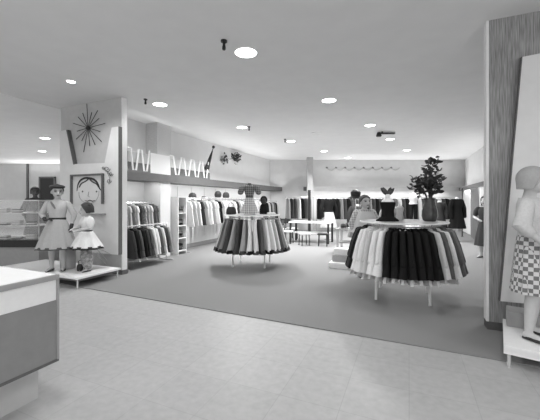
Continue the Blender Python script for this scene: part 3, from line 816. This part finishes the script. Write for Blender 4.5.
# hats on wire stands above bay two
def hat_stand(px, py, label, m, v=-6.15, z0=None, shape=0):
    u_, z_ = lw(px,py,v)
    t = thing('hat_stand',label,'hat on stand',W(v,u_,1.614),RZ,'hats on stands above the long left rail')
    H_ = z_-1.614
    MB().lathe([(.06,0),(.06,.012),(.010,.02),(.010,H_-.05)],12).build('stand','chrome',t)
    MB().lathe([(.15,H_-.06),(.155,H_-.05),(.095,H_-.03),(.09,H_+.06),(.06,H_+.09),(.0,H_+.095)] if shape == 0 else [(.10,H_-.12),(.125,H_-.04),(.11,H_+.05),(.06,H_+.1),(0,H_+.11)],20).build('hat',m,t)
sh_ = thing('hat_shelf','thin glass-edged shelf above the long left rail of dresses','shelf',W(0,0,0),RZ)
MB().box(VB,-6.02,7.5,12.8,1.60,1.612).build('shelf_board','trim',sh_,False)
for (px,py,m,s_,lb) in ((192.5,196,'black',1,'tall black hat on a stand, nearest the shelf tower'),(204,199,'black',0,'black brimmed hat on a stand above white dresses'),(218,194,'black',1,'tall black hat on a stand beside the skirt rack'),(210,201,'grey_cloth',0,'small grey hat on a stand between two black hats'),(226,195,'charcoal_cloth',1,'dark hat on a stand just left of the bust dress')):
    hat_stand(px,py,lb,m,shape=s_)
# far stretch of left rail, mostly behind the skirt rack
rail(-6.0,13.05,14.6,1.5,'short far rail at the end of the left wall',True)
us = [13.2+.2*i for i in range(7)]
hang_row(-6.0,us,1.44,['black_cloth','pale_cloth','charcoal_cloth','grey_cloth','dark_cloth'],'dress',.8,.26,lambda i,s:'%s dress, %s along the far end rail of the left wall' % (SH[s],ORD[i]),'dresses on the far left rail','dress',small=True)

# ------------------------------------------------------------------ bust dress on the skirt rack
bz = 1.186
K = 1.13
bt = thing('dress_form','dress form in short-sleeved plaid dress standing on the skirt rack','dress form',Vector((RK2.x-.06,RK2.y,bz)),.1); bt.scale = (K,K,K)
MB().lathe([(.12,0),(.12,.015),(.02,.025),(.02,.1)],20).build('stand','chrome',bt)
MB().lathe([(.20,.02),(.195,.03),(.15,.14),(.105,.26),(.085,.33),(.075,.36),(.08,.35),(.1,.24),(.14,.1)],60,sy=.75,fold=11,amp=[.06,.06,.05,.03,.01,0,0,0,.05],caps=False).build('skirt','plaid_cloth',bt)
MB().lathe([(.074,.35),(.078,.38),(.105,.48),(.118,.54),(.11,.585),(.06,.61),(.042,.615)],28,sy=.66).build('bodice','dark_plaid',bt)
MB().lathe([(.08,.345),(.083,.36),(.08,.375)],24,sy=.75).build('belt','charcoal_cloth',bt)
for s in (-1,1): MB().tube([(s*.10,0,.57),(s*.155,-.01,.535),(s*.185,-.015,.46)],[.045,.062,.06],12).build('sleeve','dark_plaid',bt)
MB().lathe([(.042,.6),(.036,.64),(.03,.645)],16).build('neck_cap','charcoal_cloth',bt)
# small goods on the skirt rack
def shoe_item(loc, rz, label, m):
    o = MB(); rings = []
    for t, w, h in ((-.09,.02,.05),(-.07,.035,.075),(0,.04,.06),(.06,.045,.045),(.1,.03,.03),(.115,.01,.015)):
        rings.append([(t, w*math.cos(2*PI*k/12), max(0,h*(.5+.5*math.sin(2*PI*k/12)))) for k in range(12)])
    o.loft(rings); return tag(o.build('shoe',m),label,'shoe',None,loc,rz)
def handbag(loc, rz, label, m, s=1.0):
    t = thing('handbag',label,'handbag',loc,rz)
    MB().lathe([(.10*s,0),(.115*s,.02*s),(.105*s,.1*s),(.07*s,.16*s)],20,sy=.5).build('bag_body',m,t)
    MB().tube([(-.06*s,0,.15*s),(-.05*s,0,.22*s),(0,0,.25*s),(.05*s,0,.22*s),(.06*s,0,.15*s)],.008*s,6).build('handle',m,t)
    return t
handbag(Vector((RK2.x-.5,RK2.y+.1,bz)),.2,'black handbag on the skirt rack, left of the dress form','black',1.1)
t = thing('display_bust','dark hooded bust on the skirt rack, right of the dress form','display bust',Vector((RK2.x+.27,RK2.y+.2,bz)),0)
MB().lathe([(.10,0),(.11,.02),(.10,.12),(.085,.2),(.05,.25)],20,sy=.7).build('torso','black_cloth',t)
MB().ball((0,0,.32),.075,.085,.1).build('head','charcoal_cloth',t)
MB().ball((0,.02,.34),.088,.09,.1).build('hood','black_cloth',t)
MB().box(-.09,.09,-.06,.06,0,.05).build('folded_garment_stack','white_cloth',None,True,.012)
tag(bpy.context.scene.objects['folded_garment_stack.001'] if False else col.objects[-1],'folded white garment on the skirt rack tray, right edge','folded clothes',None,Vector((RK2.x+.45,RK2.y-.12,bz)),.3)

# ------------------------------------------------------------------ on the front rack
tz = 1.186
bf = thing('display_bust','black bust display in camisole, white neck and leafy spray, on front rack','display bust',Vector((1.84,5.0,tz)),0)
MB().lathe([(.17,0),(.165,.02),(.10,.07),(.095,.16),(.115,.25),(.12,.29),(.11,.30)],36,sy=.7,fold=9,amp=[.05,.05,.02,0,0,0,0]).build('torso','black_cloth',bf)
MB().lathe([(.10,.295),(.085,.33),(.045,.355),(.038,.40),(.03,.42)],20,sy=.75).build('neck','white',bf)
mb = MB(); 
for d_ in ((-.11,0,.12),(-.07,.02,.13),(.05,.0,.13),(.09,-.02,.11)):
    p_ = Vector((0.0,0,.40)); q_ = p_+Vector(d_); dd = (q_-p_).normalized(); sd = dd.cross(Vector((0,1,0))).normalized(); g = []
    for i in range(6):
        tt = i/5; w_ = .032*math.sin(PI*max(.05,min(.96,tt)))**.7; c_ = p_.lerp(q_,tt); g.append([c_-sd*w_, c_+Vector((0,-.012,0)), c_+sd*w_])
    mb.sheet(g)
mb.build('leaf_spray','leaf',bf)
vs = thing('vase','tall dark vase of leafy branches on the front coat rack','vase',Vector((2.47,4.95,tz)),0)
MB().lathe([(.075,0),(.10,.02),(.115,.08),(.112,.16),(.085,.26),(.078,.32),(.085,.36),(.07,.36),(.06,.3)],28).build('vase_body','vase',vs)
rr = random.Random(9); stems = MB(); lv = MB()
tips = [(-.24,-.03,.60),(-.17,.05,.66),(-.20,.02,.50),(-.05,.0,.72),(.05,.05,.86),(.0,.03,.80),(.10,0,.74),(.16,.06,.62),(-.1,-.1,.6),(.05,-.1,.62),(.12,-.06,.52),(.02,.0,.58),(.06,.02,.92)]
for tp in tips:
    tp = Vector(tp); stems.tube([(0,0,.2),(tp.x*.3,tp.y*.3,.42),tp],[.008,.007,.004],6)
    leaves(lv,tp,(.035,.035,.05),10,.09,rr)
    leaves(lv,Vector((tp.x*.55,tp.y*.55,(tp.z+.42)/2)),(.035,.035,.045),9,.085,rr)
stems.build('branches','leaf',vs); lv.build('leaf_cluster','leaf',vs)
fl = MB()
for k in range(7):
    a = rr.random()*6; fl.ball((.12*math.cos(a)-.02,-.05+.08*math.sin(a),rr.uniform(.45,.75)),.016)
fl.build('blossoms','pale_cloth',vs)
# pale flower/garment bits behind on the tray
lb_ = MB().lathe([(.05,0),(.06,.03),(.05,.12),(.065,.2),(.03,.24)],16).build('display_bust','pale_cloth')
tag(lb_,'little pale neck form on the front rack tray between bust and vase','display bust',None,Vector((2.13,5.25,tz)),0)

# mannequin D : pale plaid coat behind the front rack's left end
mD = thing('mannequin','girl mannequin in pale plaid coat behind front rack\'s left end','mannequin', Vector((1.88,6.35,.012)), .1)
SD = 1.60
hc, hr, rot = figure(mD, SD, [((-.105,.005,.785),(-.16,.0,.64),(-.13,-.05,.52),(1,0,0)),((.105,.005,.785),(.16,.0,.65),(.08,-.1,.60),(0,0,-1))], legsA, .2, 0)
hair(mD, hc, hr, rot, 'hair', .25)
bodice(mD,SD,'plaid_cloth',.56,.82,'coat_body',.02)
for A in (((-.105,.005,.785),(-.16,.0,.64),(-.13,-.05,.52)),((.105,.005,.785),(.16,.0,.65),(.08,-.1,.60))): sleeve(mD,SD,A,1.85,'plaid_cloth',.05)
dress_skirt(mD,SD,.66,.30,.095,.19,'plaid_cloth',8,.05,'coat_skirt')
dress_skirt(mD,SD,.80,.55,.10,.20,'pale_cloth',7,.05,'cape')
shoes(mD,SD,legsA)
hx = MB().lathe([(.15,0),(.17,.02),(.10,.05),(.11,.14),(.06,.19),(0,.2)],24).build('hat','black'); tag(hx,'big black hat on a post, left of the plaid coat mannequin','hat',None,Vector((1.86,6.95,1.55)),.2)
ps = MB().lathe([(.14,0),(.14,.02),(.015,.03),(.015,1.56)],16).build('hat_post','chrome'); tag(ps,'slim chrome post carrying the big black hat','hat stand',None,Vector((1.86,6.95,.012)),0)

# outfits on forms behind the vase, hung on a far floor rail
# ------------------------------------------------------------------ far part of the floor
def outfit_form(loc, rz, label, top, bottom, trousers=True, S=1.5, arms=True):
    t = thing('dress_form',label,'dress form',loc,rz,'clothed forms at the back of the floor')
    MB().lathe([(.17,0),(.17,.02),(.016,.03),(.016,.5*S)],18).build('stand','chrome',t)
    bodice(t,S,top,.56,.82,'jacket',.02)
    if trousers:
        for s in (-1,1): MB().tube([(s*.05*S,0,.55*S),(s*.055*S,0,.3*S),(s*.06*S,0,.1*S)],[.055*S,.05*S,.042*S],12).build('trouser_leg',bottom,t)
    else: dress_skirt(t,S,.60,.25,.085,.17,bottom,9,.05)
    if arms:
        for s in (-1,1): MB().tube([(s*.105*S,0,.78*S),(s*.16*S,.0,.64*S),(s*.15*S,-.03*S,.48*S)],[.045*S,.042*S,.034*S],12).build('sleeve',top,t)
    MB().lathe([(.035*S,.80*S),(.03*S,.85*S),(.0,.86*S)],14).build('neck_cap','trim',t)
    return t
tag(MB().lathe([(.3,0),(.3,.43),(.28,.45)],28).build('plinth','white'),'white round plinth under the white-bloused form behind the vase','plinth',None,Vector((6.0,13.4,.012)))
outfit_form(Vector((6.0,13.4,.462)),0,'dress form in white blouse and black trousers left of the vase','white_cloth','black_cloth',True,1.62,False)
outfit_form(Vector((2.25,12.3,.012)),.3,'dress form in short black jacket over pale skirt near the table','black_cloth','pale_cloth',False,1.9)
outfit_form(Vector((2.62,9.6,.012)),-.2,'dress form in charcoal jacket between table and plaid mannequin','charcoal_cloth','mid_cloth',False,1.62)
outfit_form(Vector((3.15,8.4,.012)),.1,'dress form in patterned grey dress behind the black bust','print_cloth','grey_cloth',False,1.62)
outfit_form(Vector((6.95,11.9,.012)),.2,'dress form in black suit beside the right wall post','black_cloth','black_cloth',False,1.9)
outfit_form(Vector((6.5,12.3,.012)),-.1,'dress form in charcoal suit left of the black suited form','charcoal_cloth','charcoal_cloth',False,1.75)

# far wall rails
def far_rail(x0, x1, y, z, label):
    t = thing('clothes_rail',label,'clothes rail',Vector((x0,y,0)),0,'clothes rails along the far wall'); L = x1-x0
    MB().tube([(0,0,z),(L,0,z)],.016,8).build('rail_bar','chrome',t)
    for x in (.03,L-.03): MB().tube([(x,0,.012),(x,0,z)],.016,8,False).build('post','chrome',t)
def far_row(x0, dx, n, y, z, shades, h, label, group, cat, kind='dress'):
    for i in range(n):
        s_ = shades[i % len(shades)]
        garment(kind, s_, i % 3, (x0+dx*i, y+.01*(i % 3), z), -PI/2+.45, label(i,s_), group, cat, h, .20, .24, .085, True)
far_rail(.75,2.1,15.3,1.68,'far wall rail left of the dark post')
far_row(.85,.17,7,15.3,1.62,['grey_cloth','charcoal_cloth','dark_cloth','white_cloth','black_cloth','mid_cloth'],.95,lambda i,s:'%s dress, %s from left on the far rail before the dark post' % (SH[s],ORD[i]),'far rail clothes left of the post','dress')
far_rail(2.2,5.6,15.3,1.68,'long far wall rail right of the dark post')
far_row(2.35,.17,19,15.3,1.62,['black_cloth','dark_cloth','charcoal_cloth','grey_cloth','black_cloth','black_cloth','mid_cloth','charcoal_cloth'],.98,lambda i,s:'%s dress, %s from the dark post on the long far rail' % (SH[s],ORD[i]),'far rail clothes right of the post','dress')
far_rail(5.8,8.9,15.3,1.68,'far wall rail behind the vase and suit forms')
far_row(5.95,.19,15,15.3,1.62,['dark_cloth','pale_cloth','charcoal_cloth','black_cloth','grey_cloth'],.98,lambda i,s:'%s dress, %s from left on the far rail behind the vase' % (SH[s],ORD[i]),'far rail clothes behind the vase','dress')
tag(MB().box(-.06,.06,-.06,.06,0,2.0).build('post','black',None,False),'black square post in front of the far wall rails','post',None,Vector((1.83,14.9,.012)))
# swag garland high on the far wall
for k in range(8):
    x = 2.9+.47*k; pts = [(x+.44*i/8,0,3.20-.13*math.sin(PI*i/8)) for i in range(9)]
    t = thing('swag_garland','%s pale swag from the left in the row high on the far wall' % ORD[k],'garland',Vector((0,16.37,0)),0,'swags on the far wall')
    MB().tube(pts,[.014+.014*math.sin(PI*i/8) for i in range(9)],8).build('swag','fascia_light',t)
    MB().ball((x,0,3.21),.04,.025,.04).ball((x+.04,0,3.19),.03,.025,.035).build('rosette','fascia',t)

# table, stools and step stand
def table(loc, rz, label, w, d, h, top, leg, group=None):
    t = thing('display_table',label,'table',loc,rz,group)
    MB().box(-w/2,w/2,-d/2,d/2,h-.04,h).build('tabletop',top,t,False,.006)
    MB().box(-w/2+.1,w/2-.1,-d/2+.08,d/2-.08,h*.45,h*.45+.025).build('lower_shelf',top,t,False)
    for x in (-1,1):
        for y in (-1,1): MB().box(x*(w/2-.06)-.03,x*(w/2-.06)+.03,y*(d/2-.06)-.03,y*(d/2-.06)+.03,0,h-.04).build('leg',leg,t,False)
    return t
table(Vector((1.5,11.6,.012)),-ANG,'long white-topped display table with black legs at the back',1.5,.75,.74,'white','black')
def stool(loc, rz, label, top, leg='black', w=.36, h=.42, group='stools around the back table'):
    t = thing('stool',label,'stool',loc,rz,group)
    MB().box(-w/2,w/2,-w/2,w/2,h-.05,h).build('seat',top,t,True,.015)
    for x in (-1,1):
        for y in (-1,1): MB().tube([(x*w*.38,y*w*.38,0),(x*w*.34,y*w*.34,h-.05)],.016,8,False).build('leg',leg,t)
stool(Vector((1.15,10.75,.012)),.3,'white-seated stool in front of the back table','white')
stool(Vector((1.75,10.6,.012)),-.2,'dark-seated stool under the back table\'s right end','black')
def chair(loc, rz, label):
    t = thing('chair',label,'chair',loc,rz,'small chairs left of the back table')
    MB().box(-.18,.18,-.18,.18,.40,.435).build('seat','white',t,True,.01)
    for x in (-1,1):
        MB().tube([(x*.16,-.16,0),(x*.15,-.15,.4)],.016,8,False).build('leg','black',t)
        MB().tube([(x*.16,.17,0),(x*.15,.16,.42),(x*.15,.2,.82)],.016,8,False).build('leg','black',t)
    MB().box(-.16,.16,.175,.2,.62,.80).build('backrest','charcoal_cloth',t,True,.008)
chair(Vector((.62,11.3,.012)),1.2,'small chair with dark back nearest the skirt rack')
chair(Vector((.85,12.55,.012)),2.2,'small chair with dark back behind the table\'s left end')
chair(Vector((.38,12.3,.012)),-.8,'small chair with dark back furthest left by the far rail')
sd = thing('step_stand','low white stepped display stand just left of the front coat rack','display stand',Vector((1.72,7.2,.012)),-ANG)
MB().box(-.35,.2,-.25,.25,0,.12).build('lower_step','white',sd,False,.005); MB().box(-.3,.2,-.1,.25,.12,.27).build('middle_step','grey',sd,False,.005); MB().box(-.28,.2,.0,.25,.27,.40).build('upper_step','white',sd,False,.005)
# jumble table with hats and shoes
table(Vector((2.35,9.0,.012)),-ANG,'display table heaped with hats behind the step stand',.9,.7,.72,'grey','chrome')
for k,(x,y,m,lb) in enumerate(((-.25,-.15,'black','black hat at the left of the hat table'),(-.02,.05,'white','white hat in the middle of the hat table'),(.22,-.1,'charcoal_cloth','charcoal hat at the right of the hat table'),(.1,-.25,'white','white hat at the front edge of the hat table'),(-.2,.2,'black','black hat at the rear of the hat table'))):
    o = MB().lathe([(.13,0),(.14,.012),(.085,.03),(.08,.11),(.05,.14),(0,.145)],20).build('hat',m); tag(o,lb,'hat','hats on the hat table',Vector((2.35+CA*x+SA*y,9.0-SA*x+CA*y,.732)),k)

# ------------------------------------------------------------------ right bay
cu = lw(475,0,VR-.2)[0]
def bay_panel(px0, px1, v, z0, z1, m, name, label, cat):
    a_, b_ = sorted((lw(px0,0,v)[0], lw(px1,0,v)[0]))
    g = []; n = 60
    ring_top = []
    for zz in (z0,z0+.4,(z0+z1)/2,z1):
        row = []
        for i in range(n+1):
            t_ = i/n; row.append((.035*math.sin(t_*PI*14), a_+(b_-a_)*t_, zz))
        back = [(p[0]+.02,p[1],p[2]) for p in reversed(row)]
        ring_top.append(row+back)
    o = MB().loft(ring_top).build(name,m); return tag(o,label,cat,None,W(v,0,0),RZ)
bay_panel(471.5,478,VR-.32,.05,1.98,'mid_cloth','curtain','dark curtain hanging in the right wall bay','curtain')
bay_panel(462,470,VR-.22,.05,1.98,'white_cloth','curtain','pale curtain left of the dark one in right bay','curtain')
p_ = gnd(462,231)
tag(MB().lathe([(.05,0),(.05,.01),(.022,.02),(.022,2.05)],14).build('post','black'),'slim black post at the corner of the right wall bay','post',None,Vector((8.05,13.4,.012)))
mE = thing('mannequin','dark-dressed mannequin partly hidden behind the wood partition','mannequin', Vector((5.62,8.35,.012)), -.9)
SE = 1.62
aE = [((-.105,.005,.785),(-.17,.02,.65),(-.06,-.10,.62),(0,0,-1)),((.105,.005,.785),(.165,.03,.65),(.145,-.02,.50),(-1,0,0))]
hc, hr, rot = figure(mE, SE, aE, legsA, -.2, 0, voxel=.011)
hair(mE, hc, hr, rot, 'hair', .9)
bodice(mE,SE,'charcoal_cloth',.56,.82)
for A in aE: sleeve(mE,SE,A,.6,'charcoal_cloth',.05)
dress_skirt(mE,SE,.60,.20,.085,.16,'charcoal_cloth',9,.05)
shoes(mE,SE,legsA)

# ------------------------------------------------------------------ right display
rp = thing('display_platform','low white platform before the wood partition at the right edge','display platform', Vector((2.11,2.89,0)), -ANG-math.radians(12))
MB().box(0,1.9,0,.80,.165,.20).build('platform_top','white',rp,False,.004)
MB().box(.0,1.9,.01,.03,.12,.165).build('apron','white',rp,False)
MB().box(.03,1.88,.35,.75,.02,.165).build('under_box','darkgrey',rp,False)
for x, y in ((.04,.03),(1.85,.03)): MB().tube([(x,y,0),(x,y,.165)],.014,8,False).build('leg','chrome',rp)
rs = MB().box(.03,1.85,.56,.78,.0,.16).build('riser_block','grey',None,False,.004); tag(rs,'grey riser block at the back of the right platform','riser',None,Vector((2.11,2.89,.2)),-ANG-math.radians(12))
# tall white board with a slanted left edge
rb = thing('display_board','tall white board with slanted edge against the wood partition','display board',W(0,PRU,0),-ANG)
a_, b_ = pl(500.5,300,PRU-.09), pl(521.5,58,PRU-.05)
MB().prism([(a_[0],.37),(b_[0],b_[1]),(b_[0]+1.5,b_[1]+.1),(a_[0]+1.9,.37)],'y',-.08,-.05).build('board_panel','board',rb,False)
MB().prism([(a_[0]-.012,.37),(b_[0]-.012,b_[1]),(b_[0],b_[1]),(a_[0],.37)],'y',-.085,-.045).build('edge_strip','darkgrey',rb,False)  # dark strip drawn for the shadow gap along the slanted edge
MB().box(a_[0]+.25,a_[0]+1.4,-.05,-.0,.6,.7).box(a_[0]+.45,a_[0]+1.4,-.05,-.0,2.3,2.4).build('mounting_batten','fascia',rb,False)
# girl mannequin in checked skirt, cut by the frame
mF = thing('mannequin','girl mannequin in checked skirt and pale blouse at right edge','mannequin', Vector((2.50,3.06,.2)), .75)
SF = 1.62
aF = [((-.105,.005,.785),(-.165,.02,.66),(-.12,-.08,.56),(1,0,0)),((.105,.005,.785),(.165,.03,.65),(.145,-.02,.50),(-1,0,0))]
hc, hr, rot = figure(mF, SF, aF, legsA, .3, 0)
hair(mF, hc, hr, rot, 'grey_cloth', .5)
bodice(mF,SF,'pale_cloth',.58,.82)
for A in aF: sleeve(mF,SF,A,1.3,'pale_cloth',.045)
dress_skirt(mF,SF,.60,.27,.085,.125,'check_cloth',9,.05)
shoes(mF,SF,legsA)

# ------------------------------------------------------------------ light
def area(name, loc, rot, sx, sy, power):
    L = bpy.data.lights.new(name,'AREA'); L.shape = 'RECTANGLE'; L.size = sx; L.size_y = sy; L.energy = power
    o = bpy.data.objects.new(name, L); col.objects.link(o); o.location = loc; o.rotation_euler = rot; return o
# strip lights hidden behind the fascias, plus added fill, washing the upper walls and the hung clothes
area('left_fill_light', Vector((-9.5,17.6,2.6)), (PI+.9,0,0), 9.0, .2, 90)  # added uplight to brighten the left department's ceiling, no fixture there
def aim(d, along):
    z = -Vector(d).normalized(); y = (Vector(along)-z*Vector(along).dot(z)).normalized(); x = y.cross(z)
    return Matrix((x,y,z)).transposed().to_euler()
up_l = (W(.62,0,0)+Vector((0,0,.8))); al = W(0,1,0)
area('cove_light', W(-6.06,10.2,2.14), aim(up_l, al), .12, 9.5, 50)
area('cove_light', W(-6.35,10.2,2.10), aim((0,0,1), al), .2, 9.5, 6)
area('bay_light', W(-6.05,5.75,1.98), aim(W(-.35,0,0)+Vector((0,0,-1)), al), .15, 1.4, 4.5)
area('bay_light', W(-6.05,11.0,1.98), aim(W(-.35,0,0)+Vector((0,0,-1)), al), .15, 7.8, 22)
area('far_cove_light', Vector((5.8,15.88,2.24)), aim((0,-.7,.75),(1,0,0)), .12, 7.0, 45)
area('far_bay_light', Vector((5.5,15.85,1.97)), aim((0,.35,-1),(1,0,0)), .12, 7.0, 55)
area('right_bay_fill', W(VR-.27,14.5,1.97), aim(W(.4,0,0)+Vector((0,0,-1)), al), .1, 5.5, 16)  # added fill so the right wall is lit
area('right_bay_fill', W(VR-.25,14.5,2.2), aim(W(-.6,0,0)+Vector((0,0,.8)), al), .12, 5.5, 18)  # added upward fill for the ceiling on this side
def spot(loc, power, ang=2.6):
    L = bpy.data.lights.new('downlight','SPOT'); L.energy = power; L.spot_size = ang; L.spot_blend = .7; L.shadow_soft_size = .15
    o = bpy.data.objects.new('downlight', L); col.objects.link(o); o.location = loc; return o
for px, py, lb, r in LP:
    Y = F*(CEIL-EYE)/(HY-py); spot(((px-CX)/F*Y, Y, CEIL-.03), 85 if Y < 8 else (30 if Y > 14.5 else 640))
for x, y in ((-1.84,2.36),(-3.9,3.2),(1.6,1.6),(.2,.0),(3.27,4.25),(-2.2,-.4),(-7.4,6.2),(-9.5,8.6)): spot((x,y,CEIL-.03), 85)
# the photographer's lamp stood right of and behind the camera
L = bpy.data.lights.new('photo_lamp','POINT'); L.energy = 70; L.shadow_soft_size = .2
o = bpy.data.objects.new('photo_lamp', L); col.objects.link(o); o.location = (1.9,-.9,1.75)
w = bpy.data.worlds.new('World'); sc.world = w; w.use_nodes = True
w.node_tree.nodes['Background'].inputs[0].default_value = (1,1,1,1); w.node_tree.nodes['Background'].inputs[1].default_value = .92
# ------------------------------------------------------------------ camera
cd = bpy.data.cameras.new('Camera'); cd.sensor_width = 36; cd.lens = 36*F/540; cd.shift_y = -(210-HY)/540; cd.clip_start = .05
co = bpy.data.objects.new('Camera', cd); col.objects.link(co); co.location = (0,0,EYE); co.rotation_euler = (PI/2,0,0); sc.camera = co
vs_ = sc.view_settings; vs_.view_transform = 'Standard'; vs_.look = 'None'; vs_.gamma = 1; vs_.use_curve_mapping = False; vs_.exposure = 0.25
